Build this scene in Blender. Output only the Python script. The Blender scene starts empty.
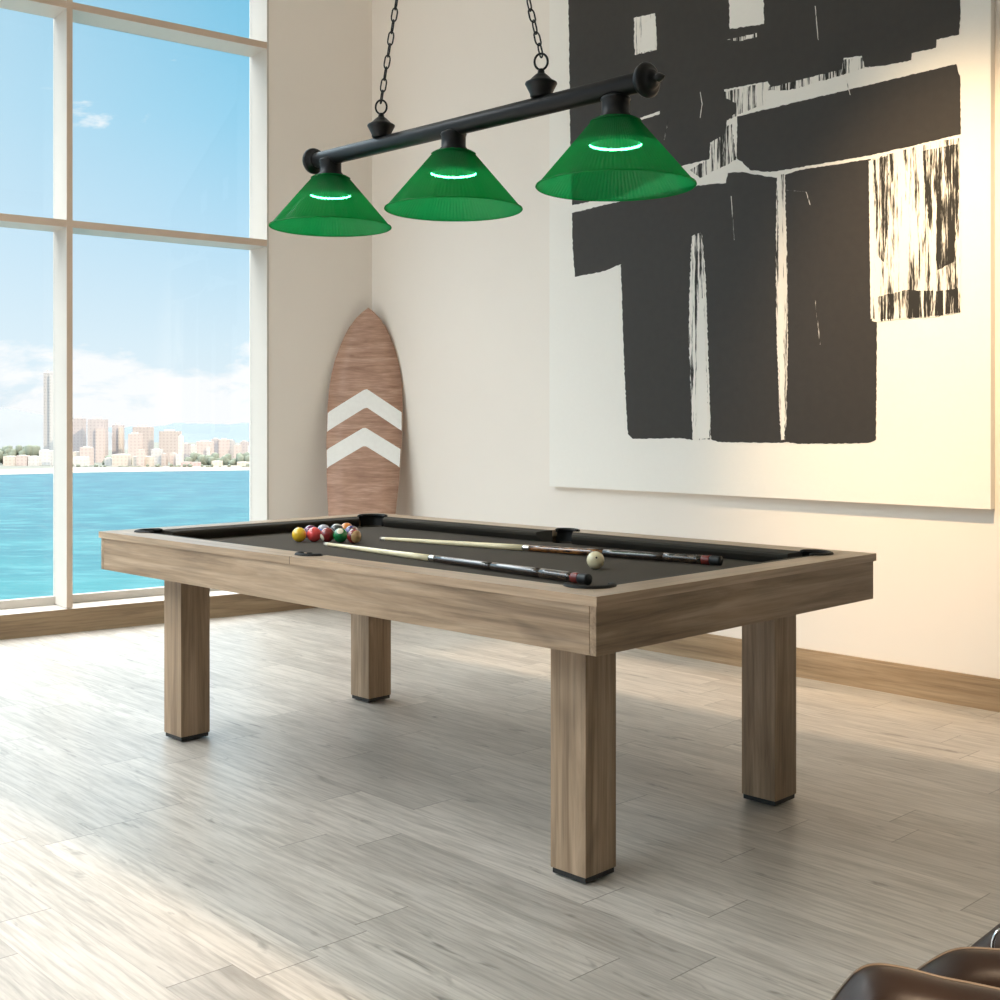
import bpy, bmesh, math, random
from mathutils import Vector, Matrix
random.seed(7)
C = bpy.context.scene.collection
PI = math.pi
# ------------------------------------------------------------------ camera model (image taken as 1000 x 1000)
F, Y0, H = 1213.74, 423.72, 1.2192
def V(*a): return Vector(a)
def ray(px, py): return V((px - 500) / F, 1.0, (Y0 - py) / F)
CAM = V(0, 0, H)
def at_depth(px, py, d): return CAM + ray(px, py) * d
def at_z(px, py, z):
    r = ray(px, py); return CAM + r * ((z - H) / r.z)
def on_plane(px, py, p, n):
    r = ray(px, py); return CAM + r * ((p - CAM).dot(n) / r.dot(n))
# ------------------------------------------------------------------ object helpers
class MB:
    """collects shapes for one mesh"""
    def __init__(s): s.v = []; s.f = []; s.m = []; s.sm = []
    def add(s, vs, fs, mat=0, smooth=False, M=None):
        b = len(s.v)
        s.v += [(M @ Vector(p)) if M is not None else Vector(p) for p in vs]
        for f in fs:
            s.f.append([b + i for i in f]); s.m.append(mat); s.sm.append(smooth)
        return s
    def box(s, a, b, mat=0, M=None):
        x0, x1 = sorted((a[0], b[0])); y0, y1 = sorted((a[1], b[1])); z0, z1 = sorted((a[2], b[2]))
        vs = [(x0,y0,z0),(x1,y0,z0),(x1,y1,z0),(x0,y1,z0),(x0,y0,z1),(x1,y0,z1),(x1,y1,z1),(x0,y1,z1)]
        return s.add(vs, [(0,3,2,1),(4,5,6,7),(0,1,5,4),(1,2,6,5),(2,3,7,6),(3,0,4,7)], mat, False, M)
    def bbox(s, a, b, r=.003, mat=0, M=None, seg=2):
        """bevelled box"""
        bm = bmesh.new(); bmesh.ops.create_cube(bm, size=1)
        a = Vector(a); b = Vector(b); c = (a + b) / 2; d = b - a
        for q in bm.verts: q.co = Vector((q.co.x * abs(d.x), q.co.y * abs(d.y), q.co.z * abs(d.z))) + c
        bmesh.ops.bevel(bm, geom=list(bm.edges), offset=r, segments=seg, profile=.5, affect='EDGES')
        return s.bm(bm, mat, False, M)
    def bm(s, bm, mat=0, smooth=False, M=None):
        bm.verts.index_update()
        s.add([q.co.copy() for q in bm.verts], [[q.index for q in f.verts] for f in bm.faces], mat, smooth, M)
        bm.free(); return s
    def lathe(s, prof, seg=32, mat=0, M=None, smooth=True, cap=True):
        vs = []; fs = []; n = len(prof)
        for i in range(seg):
            a = 2 * PI * i / seg
            for r, z in prof: vs.append((r * math.cos(a), r * math.sin(a), z))
        for i in range(seg):
            j = (i + 1) % seg
            for k in range(n - 1): fs.append((i*n+k, j*n+k, j*n+k+1, i*n+k+1))
        if cap:
            if prof[0][0] > 1e-5: fs.append([i*n for i in range(seg)][::-1])
            if prof[-1][0] > 1e-5: fs.append([i*n+n-1 for i in range(seg)])
        return s.add(vs, fs, mat, smooth, M)
    def tube(s, pts, r, seg=10, mat=0, closed=False, M=None, sx=1, up=None):
        pts = [Vector(p) for p in pts]; n = len(pts); vs = []; fs = []
        rr = r if isinstance(r, (list, tuple)) else [r] * n
        prev = None
        for i in range(n):
            if closed: t = pts[(i+1) % n] - pts[i-1]
            else: t = pts[min(i+1, n-1)] - pts[max(i-1, 0)]
            t.normalize()
            ref = Vector(up) if up else (prev if prev is not None else (V(0,0,1) if abs(t.z) < .9 else V(1,0,0)))
            a = ref - t * ref.dot(t)
            if a.length < 1e-6: a = V(1,0,0) - t * t.x
            a.normalize(); b = t.cross(a); prev = a
            for k in range(seg):
                w = 2 * PI * k / seg
                vs.append(pts[i] + a * (math.cos(w) * rr[i]) + b * (math.sin(w) * rr[i] * sx))
        for i in range(n if closed else n - 1):
            j = (i + 1) % n
            for k in range(seg):
                l = (k + 1) % seg
                fs.append((i*seg+k, j*seg+k, j*seg+l, i*seg+l))
        if not closed:
            fs.append(list(range(seg))); fs.append([(n-1)*seg+k for k in range(seg)][::-1])
        return s.add(vs, fs, mat, True, M)
    def prism(s, poly, axis_v, mat=0):
        """polygon of 3D points extruded by a vector"""
        n = len(poly); vs = [Vector(p) for p in poly] + [Vector(p) + Vector(axis_v) for p in poly]
        fs = [list(range(n)), [n + i for i in range(n)][::-1]]
        for i in range(n): fs.append((i, n + i, n + (i+1) % n, (i+1) % n))
        return s.add(vs, fs, mat)
    def build(s, name, mats, parent=None, origin=None, rz=0):
        M = Matrix.Rotation(-rz, 4, 'Z') @ Matrix.Translation(-Vector(origin)) if origin is not None else None
        me = bpy.data.meshes.new(name)
        me.from_pydata([(M @ p) if M is not None else p for p in s.v], [], s.f)
        if not isinstance(mats, (list, tuple)): mats = [mats]
        for m in mats: me.materials.append(m)
        me.polygons.foreach_set('material_index', s.m)
        me.polygons.foreach_set('use_smooth', s.sm)
        me.validate(); me.update()
        bm = bmesh.new(); bm.from_mesh(me); bmesh.ops.recalc_face_normals(bm, faces=bm.faces); bm.to_mesh(me); bm.free()
        o = bpy.data.objects.new(name, me); C.objects.link(o)
        if origin is not None and parent is None: o.location = origin; o.rotation_euler = (0, 0, rz)
        if parent: o.parent = parent
        return o
def tag(o, label, cat, group=None, kind=None):
    o['label'] = label; o['category'] = cat
    if group: o['group'] = group
    if kind: o['kind'] = kind
    return o
def thing(name, label, cat, loc=(0,0,0), rz=0, group=None):
    o = bpy.data.objects.new(name, None); C.objects.link(o); o.empty_display_size = .1
    o.location = loc; o.rotation_euler = (0, 0, rz)
    return tag(o, label, cat, group)
def struct(o): o['kind'] = 'structure'; return o
def frame_mat(origin, ez, ex=None):
    """matrix whose local z runs along ez"""
    z = Vector(ez).normalized(); x = Vector(ex) if ex is not None else (V(0,0,1) if abs(z.z) < .9 else V(1,0,0))
    x = (x - z * x.dot(z)).normalized(); y = z.cross(x)
    M = Matrix((x, y, z)).transposed().to_4x4(); M.translation = Vector(origin); return M
# ------------------------------------------------------------------ material helpers
class NT:
    def __init__(s, name):
        s.m = bpy.data.materials.new(name); s.m.use_nodes = True; s.t = s.m.node_tree
        s.b = s.t.nodes['Principled BSDF']; s.out = s.t.nodes['Material Output']
    def n(s, typ, **kw):
        x = s.t.nodes.new(typ)
        for k, v in kw.items():
            if k.startswith('_'): x.inputs[k[1:].replace('_', ' ')].default_value = v
            else: setattr(x, k, v)
        return x
    def l(s, a, b): s.t.links.new(a, b)
    def val(s, x, sock):
        if isinstance(x, (int, float)): sock.default_value = x
        else: s.l(x, sock)
    def math(s, op, a, b=0.0, clamp=False):
        x = s.n('ShaderNodeMath', operation=op); x.use_clamp = clamp
        s.val(a, x.inputs[0]); s.val(b, x.inputs[1]); return x.outputs[0]
    def mix(s, f, a, b, mode='MIX'):
        x = s.n('ShaderNodeMix', data_type='RGBA', blend_type=mode)
        s.val(f, x.inputs[0])
        for v, i in ((a, 6), (b, 7)):
            if isinstance(v, (tuple, list)): x.inputs[i].default_value = (*v[:3], 1)
            else: s.l(v, x.inputs[i])
        return x.outputs[2]
    def ramp(s, f, stops, interp='LINEAR'):
        x = s.n('ShaderNodeValToRGB'); r = x.color_ramp; r.interpolation = interp
        while len(r.elements) < len(stops): r.elements.new(.5)
        for e, (p, c) in zip(r.elements, stops):
            e.position = p; e.color = (*c[:3], 1) if isinstance(c, (tuple, list)) else (c, c, c, 1)
        s.l(f, x.inputs[0]); return x.outputs[0]
    def coord(s, scale=(1,1,1), out='Object', loc=(0,0,0)):
        tc = s.n('ShaderNodeTexCoord'); mp = s.n('ShaderNodeMapping')
        mp.inputs['Scale'].default_value = scale; mp.inputs['Location'].default_value = loc
        s.l(tc.outputs[out], mp.inputs[0]); return mp.outputs[0]
    def noise(s, vec, scale=1, detail=4, rough=.55, dist=0.0):
        x = s.n('ShaderNodeTexNoise'); s.l(vec, x.inputs['Vector'])
        x.inputs['Scale'].default_value = scale; x.inputs['Detail'].default_value = detail
        x.inputs['Roughness'].default_value = rough; x.inputs['Distortion'].default_value = dist
        return x.outputs[0]
    def bump(s, h, strength=.1, dist=.01):
        x = s.n('ShaderNodeBump'); x.inputs['Strength'].default_value = strength; x.inputs['Distance'].default_value = dist
        s.l(h, x.inputs['Height']); s.l(x.outputs[0], s.b.inputs['Normal'])
    def set(s, color=None, rough=None, metal=None, spec=None):
        if color is not None:
            if isinstance(color, (tuple, list)): s.b.inputs['Base Color'].default_value = (*color[:3], 1)
            else: s.l(color, s.b.inputs['Base Color'])
        if rough is not None: s.val(rough, s.b.inputs['Roughness'])
        if metal is not None: s.b.inputs['Metallic'].default_value = metal
        if spec is not None: s.b.inputs['Specular IOR Level'].default_value = spec
        return s.m
def dim(c, f): return tuple(x * f for x in c)
def lin(r, g, b):
    f = lambda c: (c/255/12.92) if c/255 <= .04045 else ((c/255 + .055) / 1.055) ** 2.4
    return (f(r), f(g), f(b))
def plain(name, col, rough=.5, metal=0, spec=.5, nscale=40, amt=.06, bump=0):
    """a colour with slight procedural variation"""
    t = NT(name); n = t.noise(t.coord(), nscale, 3)
    c = t.mix(n, tuple(max(0, x*(1-amt)) for x in col), tuple(min(1, x*(1+amt)) for x in col))
    if bump: t.bump(n, bump, .002)
    return t.set(c, rough, metal, spec)
def wood(name, axis, cols, seed=0, rough=.45, knots=True):
    t = NT(name); lo = {'x': (.8, 15, 15), 'y': (15, .8, 15), 'z': (15, 15, .8)}[axis]
    hi = {'x': (3, 90, 90), 'y': (90, 3, 90), 'z': (90, 90, 3)}[axis]
    kn = {'x': (1.2, 6, 6), 'y': (6, 1.2, 6), 'z': (6, 6, 1.2)}[axis]
    a = t.noise(t.coord(lo, loc=(seed, seed*2, seed*3)), 1, 6, .66, .8)
    b = t.noise(t.coord(hi, loc=(seed, 1, seed)), 1, 3, .6)
    k = t.noise(t.coord(kn, loc=(seed*3, seed, 2)), 1, 3, .5, .8)
    c = t.ramp(a, [(.3, cols[0]), (.5, cols[1]), (.68, cols[2])])
    f = t.math('SUBTRACT', 1.0, t.math('MULTIPLY', t.ramp(b, [(.35, 1.0), (.55, 0.0)]), .22))
    g = t.n('ShaderNodeMix', data_type='RGBA', blend_type='MULTIPLY'); g.inputs[0].default_value = 1
    t.l(c, g.inputs[6]); t.l(f, g.inputs[7]); c = g.outputs[2]
    if knots:
        c = t.mix(t.math('MULTIPLY', t.ramp(k, [(.63, 0.0), (.76, 1.0)]), .5), c, tuple(x*.35 for x in cols[0]))
    t.bump(b, .05, .001)
    return t.set(c, rough, 0, .4)
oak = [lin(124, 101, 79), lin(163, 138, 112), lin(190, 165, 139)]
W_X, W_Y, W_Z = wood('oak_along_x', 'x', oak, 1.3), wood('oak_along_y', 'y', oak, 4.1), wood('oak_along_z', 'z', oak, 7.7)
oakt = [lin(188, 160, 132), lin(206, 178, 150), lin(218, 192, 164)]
oakc = [tuple(x * .55 + y * .45 for x, y in zip(a, b_)) for a, b_ in zip(oak, oakt)]  # cap oak lightened: window glare on its top put into the colour
WT_X, WT_Y = wood('oak_glare_cap_x', 'x', oakc, 2.2, .33, False), wood('oak_glare_cap_y', 'y', oakc, 3.3, .33, False)
BLACK_RUBBER = plain('black_rubber', (.012, .012, .012), .5)
CLOTH = plain('charcoal_cloth', lin(78, 71, 63), .95, 0, .15, 300, .12, .05)
CUSH = plain('charcoal_cushion_cloth', lin(70, 65, 58), .9, 0, .2, 300, .1, .05)
LEATHER_BLACK = plain('black_pocket_leather', (.011, .010, .009), .6, 0, .2)
WALL = plain('cream_wall_paint', lin(241, 233, 224), .85, 0, .2, 3, .012)
CEIL = plain('white_ceiling_paint', lin(244, 241, 236), .9, 0, .2, 3, .01)
FRAME = plain('white_window_paint', lin(203, 195, 185), .45, 0, .4, 8, .015)
FACE = plain('shaded_frame_front', lin(206, 184, 164), .5, 0, .3, 8, .02)  # frame fronts tinted tan: their backlit shade put into the colour
BASE_W = wood('baseboard_oak', 'x', [lin(138, 114, 88), lin(162, 137, 107), lin(182, 157, 127)], 5.5)
MATTE_BLACK = plain('matte_black_metal', (.018, .018, .019), .42, .6, .5)

# ------------------------------------------------------------------ room
RA = at_z(0, 639.5, 0); RC = at_z(372, 601.5, 0); RB = at_z(1000, 711.5, 0)
dl = (RA - RC).normalized()            # along the window wall, away from the corner
dr = (RB - RC).normalized()            # along the picture wall, away from the corner
nl = V(-dl.y, dl.x, 0);  nl = nl if nl.dot(-RC) > 0 else -nl     # into the room
nr = V(-dr.y, dr.x, 0);  nr = nr if nr.dot(-RC) > 0 else -nr
CEIL_Z = 4.7
LEN_L, LEN_R = 7.2, 11.2
def wl(w, d, z): return RC + dl * w + nl * d + V(0, 0, z)         # w along window wall, d into room
def wr(w, d, z): return RC + dr * w + nr * d + V(0, 0, z)
def wlx(px): p = on_plane(px, 500, RC, nl); return (p - RC).dot(dl)
def wrx(px): p = on_plane(px, 500, RC, nr); return (p - RC).dot(dr)
def zl(px, py): return on_plane(px, py, RC, nl).z
def zr(px, py): return on_plane(px, py, RC, nr).z
ang_l = math.atan2(dl.y, dl.x); ang_r = math.atan2(dr.y, dr.x)
PD = wl(LEN_L, 0, 0); PE = wr(LEN_R, 0, 0); PG = PD + dr * LEN_R
def slab(mb, P, a, b, mat=0):
    """box in a wall frame given by function P(w,d,z)"""
    vs = [P(*q) for q in ((a[0],a[1],a[2]),(b[0],a[1],a[2]),(b[0],b[1],a[2]),(a[0],b[1],a[2]),(a[0],a[1],b[2]),(b[0],a[1],b[2]),(b[0],b[1],b[2]),(a[0],b[1],b[2]))]
    mb.add(vs, [(0,3,2,1),(4,5,6,7),(0,1,5,4),(1,2,6,5),(2,3,7,6),(3,0,4,7)], mat)
# floor
def floor_material():
    t = NT('greige_plank_floor'); tc = t.n('ShaderNodeTexCoord'); sp = t.n('ShaderNodeSeparateXYZ'); t.l(tc.outputs['Object'], sp.inputs[0])
    x, y = sp.outputs[0], sp.outputs[1]
    PWID, PLEN = .165, 1.15
    yr = t.math('DIVIDE', y, PWID); row = t.math('FLOOR', yr)
    wn = t.n('ShaderNodeTexWhiteNoise', noise_dimensions='1D'); t.l(row, wn.inputs['W'])
    xr = t.math('ADD', t.math('DIVIDE', x, PLEN), t.math('MULTIPLY', wn.outputs[0], 7.3)); col = t.math('FLOOR', xr)
    cb = t.n('ShaderNodeCombineXYZ'); t.l(row, cb.inputs[0]); t.l(col, cb.inputs[1])
    wn2 = t.n('ShaderNodeTexWhiteNoise', noise_dimensions='2D'); t.l(cb.outputs[0], wn2.inputs['Vector']); tint = wn2.outputs[0]
    # texture coordinates shifted per plank
    cb2 = t.n('ShaderNodeCombineXYZ'); t.l(x, cb2.inputs[0]); t.l(y, cb2.inputs[1]); t.l(t.math('MULTIPLY', tint, 37.0), cb2.inputs[2])
    def mp(sc):
        m = t.n('ShaderNodeMapping'); m.inputs['Scale'].default_value = sc; t.l(cb2.outputs[0], m.inputs[0]); return m.outputs[0]
    g1 = t.noise(mp((1.5, 14, 1)), 1, 6, .65, 1.4); g2 = t.noise(mp((5, 85, 1)), 1, 3, .6); kn = t.noise(mp((4.5, 22, 1)), 1, 3, .6, .6)
    cl = t.ramp(g1, [(.25, lin(174, 166, 155)), (.47, lin(202, 194, 183)), (.75, lin(216, 208, 198))])
    cl = t.mix(t.math('MULTIPLY', t.ramp(g2, [(.36, 1.0), (.58, 0.0)]), .4), cl, lin(128, 118, 106))
    cl = t.mix(t.math('MULTIPLY', t.ramp(kn, [(.62, 0.0), (.76, 1.0)]), .7), cl, lin(92, 84, 74))
    cl = t.mix(.7, cl, t.ramp(tint, [(0, .72), (1, 1.0)]), 'MULTIPLY')
    bl_ = t.noise(mp((1.6, 5, 1)), 1, 4, .6, .6); cl = t.mix(t.math('MULTIPLY', t.ramp(bl_, [(.54, 0.0), (.72, 1.0)]), .35), cl, lin(118, 108, 96))
    fy = t.math('FRACT', yr); fx = t.math('FRACT', xr)
    ey = t.math('GREATER_THAN', t.math('ABSOLUTE', t.math('SUBTRACT', fy, .5)), .4925)
    ex = t.math('GREATER_THAN', t.math('ABSOLUTE', t.math('SUBTRACT', fx, .5)), .4985)
    cl = t.mix(t.math('MULTIPLY', ey, .28), cl, lin(120, 112, 102))
    cl = t.mix(t.math('MULTIPLY', ex, .65), cl, lin(90, 82, 74))
    r = t.math('ADD', .3, t.math('MULTIPLY', g2, .14))
    t.bump(t.math('SUBTRACT', t.math('MULTIPLY', g2, .3), t.math('ADD', ex, ey)), .12, .002)
    return t.set(cl, r, 0, .5)
fb = MB(); fb.prism([RC, PD, PG, PE], (0, 0, -.12))
o = struct(fb.build('floor', floor_material(), None, RC, ang_r))
def wc(w, d, z): return RC + dl * w + dr * d + V(0, 0, z)
SKY_OPEN = (4.0, .4, 6.9, 2.5)          # ceiling opening added to brighten the room: w0, d0, w1, d1
b = MB(); W0, D0, W1, D1_ = SKY_OPEN
for a0, a1, c0, c1 in ((0, LEN_L, 0, D0), (0, LEN_L, D1_, LEN_R), (0, W0, D0, D1_), (W1, LEN_L, D0, D1_)): slab(b, wc, (a0, c0, CEIL_Z), (a1, c1, CEIL_Z + .15))
struct(b.build('ceiling', CEIL))
# walls
WIN_TOP = 4.5
w_jamb = wlx(268.4)                     # where the glazing starts
TH = .28                                # wall thickness
b = MB(); slab(b, wl, (-.0, -TH, 0), (w_jamb, 0, CEIL_Z)); slab(b, wl, (w_jamb, -TH, WIN_TOP), (LEN_L, 0, CEIL_Z)); struct(b.build('wall_left', WALL))
b = MB(); slab(b, wr, (-.3, -.25, 0), (LEN_R, 0, CEIL_Z)); struct(b.build('wall_right', WALL))
def wg(w, d, z): return PD + dr * w - nr * 0 + dl * d + V(0, 0, z)       # wall opposite the picture
b = MB(); FW = [(.25, 3.1), (3.3, 5.6)]  # unseen openings added to light the long side of the table
slab(b, wg, (-.2, 0, 0), (LEN_R + .2, .25, .3)); slab(b, wg, (-.2, 0, 4.4), (LEN_R + .2, .25, CEIL_Z)); xs_ = [-.2] + [q for f in FW for q in f] + [LEN_R + .2]
for a0, a1 in zip(xs_[::2], xs_[1::2]): slab(b, wg, (a0, 0, .3), (a1, .25, 4.4))
struct(b.build('wall_front', WALL))
# wall behind the camera, with two tall openings (low sun comes through them)
def wb(w, d, z): return PE + dl * w + dr * d + V(0, 0, z)
def back_w(px, py):                      # position across the room (along dl) of a floor point
    p = at_z(px, py, 0); q = p - RC
    det = dl.x * dr.y - dl.y * dr.x
    return (q.x * dr.y - q.y * dr.x) / det
edge_a = .5 * (back_w(0, 806) + back_w(375, 1000)); edge_b = .5 * (back_w(640, 697) + back_w(1000, 772))
SKEW = -.025                             # the sun runs nearly parallel to the picture wall
OP_B0, OP_B1 = .01, edge_b + SKEW * 7.2
OP_A0 = edge_a + SKEW * 7.2; OP_A1 = OP_A0 + 1.0
SILL_B, HEAD_B = 1.7, 4.5
b = MB()
slab(b, wb, (0, 0, 0), (LEN_L, .2, SILL_B)); slab(b, wb, (0, 0, HEAD_B), (LEN_L, .2, CEIL_Z))
for w0, w1 in ((0, OP_B0), (OP_B1, OP_A0), (OP_A1, LEN_L)): slab(b, wb, (w0, 0, SILL_B), (w1, .2, HEAD_B))
struct(b.build('wall_back', plain('fill_dimming_taupe', lin(128, 114, 98), .85, 0, .2, 3, .012)))  # unseen wall darkened to cut fill light from the camera side
# baseboards
BB = .138
b = MB(); slab(b, wl, (0, 0, 0), (LEN_L, .018, BB)); o = struct(b.build('baseboard_left', BASE_W, None, RC, ang_l))
b = MB(); slab(b, wr, (.02, 0, 0), (LEN_R, .018, BB - .012)); slab(b, wr, (.02, 0, BB - .012), (LEN_R, .013, BB)); struct(b.build('baseboard_right', BASE_W, None, RC, ang_r))
# windows: deep fins, muntins, panes
def glass_material():
    t = NT('window_glass'); tr = t.n('ShaderNodeBsdfTransparent'); gl = t.n('ShaderNodeBsdfGlossy'); gl.inputs['Roughness'].default_value = .02
    tr.inputs[0].default_value = (.985, .995, 1, 1)
    mx = t.n('ShaderNodeMixShader'); mx.inputs[0].default_value = .018
    t.l(tr.outputs[0], mx.inputs[1]); t.l(gl.outputs[0], mx.inputs[2]); t.l(mx.outputs[0], t.out.inputs[0]); return t.m
GLASS = glass_material()
FIN_D, FIN_T = .23, .034
fin_w = [w_jamb, wlx(69.3)]
bay = fin_w[1] - fin_w[0]
while fin_w[-1] + bay < LEN_L: fin_w.append(fin_w[-1] + bay)
z_m1 = .5 * (zl(5, 215.3) + zl(262, 244.5)); z_m2 = .5 * (zl(85, 4.3) + zl(262, 48.2))
MT = .042
SILL = BB
for i in range(len(fin_w) - 1):
    w0, w1 = fin_w[i], fin_w[i+1]
    r = bpy.data.objects.new('window_%d' % (i + 1), None); C.objects.link(r); r.location = wl((w0 + w1) / 2, -FIN_D, 0); r['kind'] = 'structure'
    org = r.location
    a0 = w0 + (FIN_T / 2 if i else 0)
    if i == 0:
        m = MB(); slab(m, wl, (w0, -FIN_D - .02, SILL), (w0 + .012, .004, WIN_TOP)); m.build('jamb', FRAME, r, org); a0 = w0 + .012
    m = MB(); slab(m, wl, (w1 - FIN_T/2, -FIN_D - .02, SILL + .004), (w1 + FIN_T/2, .004, WIN_TOP)); m.build('mullion', FRAME, r, org)
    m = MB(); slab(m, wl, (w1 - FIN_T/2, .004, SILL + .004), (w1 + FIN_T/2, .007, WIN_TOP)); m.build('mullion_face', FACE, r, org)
    for z in (z_m1, z_m2):
        m = MB(); slab(m, wl, (a0, -FIN_D, z - MT/2), (w1 - FIN_T/2, .0, z + MT/2)); mu = m.build('muntin', FRAME, r, org)
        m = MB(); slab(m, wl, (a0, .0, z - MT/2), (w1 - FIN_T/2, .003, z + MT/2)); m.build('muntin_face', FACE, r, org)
    m = MB(); slab(m, wl, (w0 if i else a0, -FIN_D - .05, 0), (w1, -.0, SILL)); slab(m, wl, (a0, -FIN_D - .02, SILL), (w1 - FIN_T/2, -FIN_D + .02, SILL + .05)); m.build('sill', FRAME, r, org)
    for z0, z1 in ((SILL + .05, z_m1 - MT/2), (z_m1 + MT/2, z_m2 - MT/2), (z_m2 + MT/2, WIN_TOP)):
        m = MB(); slab(m, wl, (a0, -FIN_D + .004, z0), (w1 - FIN_T/2, -FIN_D + .012, z1)); m.build('pane', GLASS, r, org)

# ------------------------------------------------------------------ pool table
k = .6726; YAW = .7831
n0 = V(.3474 * k, 4.3679 * k, 0)
TU = V(-math.cos(YAW), math.sin(YAW), 0); TV = V(math.sin(YAW), math.cos(YAW), 0)
L, W, TZ = 3.7688 * k, 2.0732 * k, .80
cap_t, ap_h = .0362 * k, .1819 * k
tc_ = n0 + TU * L / 2 + TV * W / 2
table = thing('pool_table', 'pool table of greyed oak planks with charcoal cloth bed, on four thick square legs', 'pool table', tc_, -YAW)
# local frame: x from the window end to the near end, y from the near long side to the picture wall
hx, hy = L / 2, W / 2
def loc_world(x, y, z): return tc_ - TU * x + TV * y + V(0, 0, z)
WD = .105
ix, iy = hx - WD, hy - WD
BED = TZ - .045
PKT = []                                # pocket centres, radius, opening direction
for sx in (-1, 1):
    for sy in (-1, 1): PKT.append((sx * (hx - .148), sy * (hy - .148), .056, math.atan2(sy, sx), 1.95))
for sy in (-1, 1): PKT.append((0, sy * (hy - .094), .048, math.atan2(sy, 0), 1.45))
def arc(c, r, a0, a1, n=14): return [(c[0] + r * math.cos(a0 + (a1 - a0) * i / n), c[1] + r * math.sin(a0 + (a1 - a0) * i / n)) for i in range(n + 1)]
def inner_loop():
    """inner outline of the wooden rail with a round notch at each pocket, counter-clockwise"""
    pts = []
    def corner(sx, sy, a_from, a_to):
        cx, cy = sx * (hx - .148), sy * (hy - .148); r = .062
        d = iy - abs(cy); s_ = math.sqrt(max(r*r - d*d, 0))
        th = math.acos(min(1, d / r))
        mid = math.atan2(sy, sx)
        # angles at which the circle meets the two inner edges
        ax = math.atan2(0, sx); ay = math.atan2(sy, 0)
        return cx, cy, r, th
    def add_corner(sx, sy):
        cx, cy, r, th = corner(sx, sy, 0, 0)
        base = {(1,-1): -PI/2, (1,1): 0.0, (-1,1): PI/2, (-1,-1): PI}[(sx, sy)]
        pts.extend(arc((cx, cy), r, base - th, base + PI/2 + th, 20))
    def add_side(sy):
        r = .054; cy = sy * (hy - .094); d = abs(iy - abs(cy)); al = math.asin(d / r)
        if sy < 0: pts.extend(arc((0, cy), r, PI - al, 2*PI + al, 16))
        else: pts.extend(arc((0, cy), r, -al, PI + al, 16))
    add_side(-1); add_corner(1, -1); add_corner(1, 1); add_side(1); add_corner(-1, 1); add_corner(-1, -1)
    return pts
def ring_plate(outer, holes, z0, z1):
    """flat plate with holes, from z0 to z1"""
    bm = bmesh.new(); es = []
    for lp in [outer] + holes:
        vs = [bm.verts.new((p[0], p[1], z1)) for p in lp]
        es += [bm.edges.new((vs[i], vs[(i+1) % len(vs)])) for i in range(len(vs))]
    bmesh.ops.triangle_fill(bm, use_beauty=True, use_dissolve=False, edges=es)
    g = bmesh.ops.extrude_face_region(bm, geom=list(bm.faces))
    for q in g['geom']:
        if isinstance(q, bmesh.types.BMVert): q.co.z = z0
    return bm
# rail cap: a wooden frame, grain along its sides
m = MB(); m.bm(ring_plate([(-hx,-hy),(hx,-hy),(hx,hy),(-hx,hy)], [inner_loop()], TZ - cap_t, TZ))
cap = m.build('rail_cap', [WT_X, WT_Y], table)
for p in cap.data.polygons:              # end rails run across
    c = p.center
    if abs(c.x) > ix and (hx - abs(c.x)) < (hy - abs(c.y)): p.material_index = 1
JOINT = plain('dark_joint', (.03, .025, .02), .8)
for sy in (-1, 1): m = MB(); m.box((-.0005, sy * (hy + .0006), TZ - cap_t), (.0009, sy * (hy - .01), TZ + .0004)); m.build('rail_joint', JOINT, table)
# aprons
ov = .0068
m = MB(); az0, az1 = TZ - cap_t - ap_h, TZ - cap_t
for sy in (-1, 1):
    m = MB(); m.bbox((-hx + ov + .022, sy * (hy - ov), az0), (hx - ov - .022, sy * (hy - ov - .03), az1), .0012); m.build('side_apron', W_X, table)
for sx in (-1, 1):
    m = MB(); m.bbox((sx * (hx - ov), -hy + ov, az0), (sx * (hx - ov - .021), hy - ov, az1), .0012); m.build('end_apron', W_Y, table)
# legs with black feet
il, iw, lx, ly = .278 * k, .2619 * k, .1865 * k, .1878 * k
foot_h = .021
for sx in (-1, 1):
    for sy in (-1, 1):
        x1, y1 = sx * (hx - il), sy * (hy - iw); x0, y0 = x1 - sx * lx, y1 - sy * ly
        lg_m = MB(); lg_m.bbox((min(x0,x1), min(y0,y1), foot_h), (max(x0,x1), max(y0,y1), az0 + .02), .0018); lg = lg_m.build('leg', W_Z, table)
        e = .004
        ft = MB(); ft.bbox((min(x0,x1) + e, min(y0,y1) + e, .006), (max(x0,x1) - e, max(y0,y1) - e, foot_h), .001)
        ft.lathe([(.028, 0), (.028, .006)], 20, 0, Matrix.Translation(((x0+x1)/2, (y0+y1)/2, 0))); f_ = ft.build('foot', BLACK_RUBBER, lg)
# bed with pocket holes
m = MB(); m.bm(ring_plate([(-ix - .03, -iy - .03), (ix + .03, -iy - .03), (ix + .03, iy + .03), (-ix - .03, iy + .03)],
    [[(c[0] + min(.05, c[2]) * math.cos(2*PI*i/24), c[1] + min(.05, c[2]) * math.sin(2*PI*i/24)) for i in range(24)] for c in PKT], BED - .03, BED)); m.build('bed', CLOTH, table)
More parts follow.
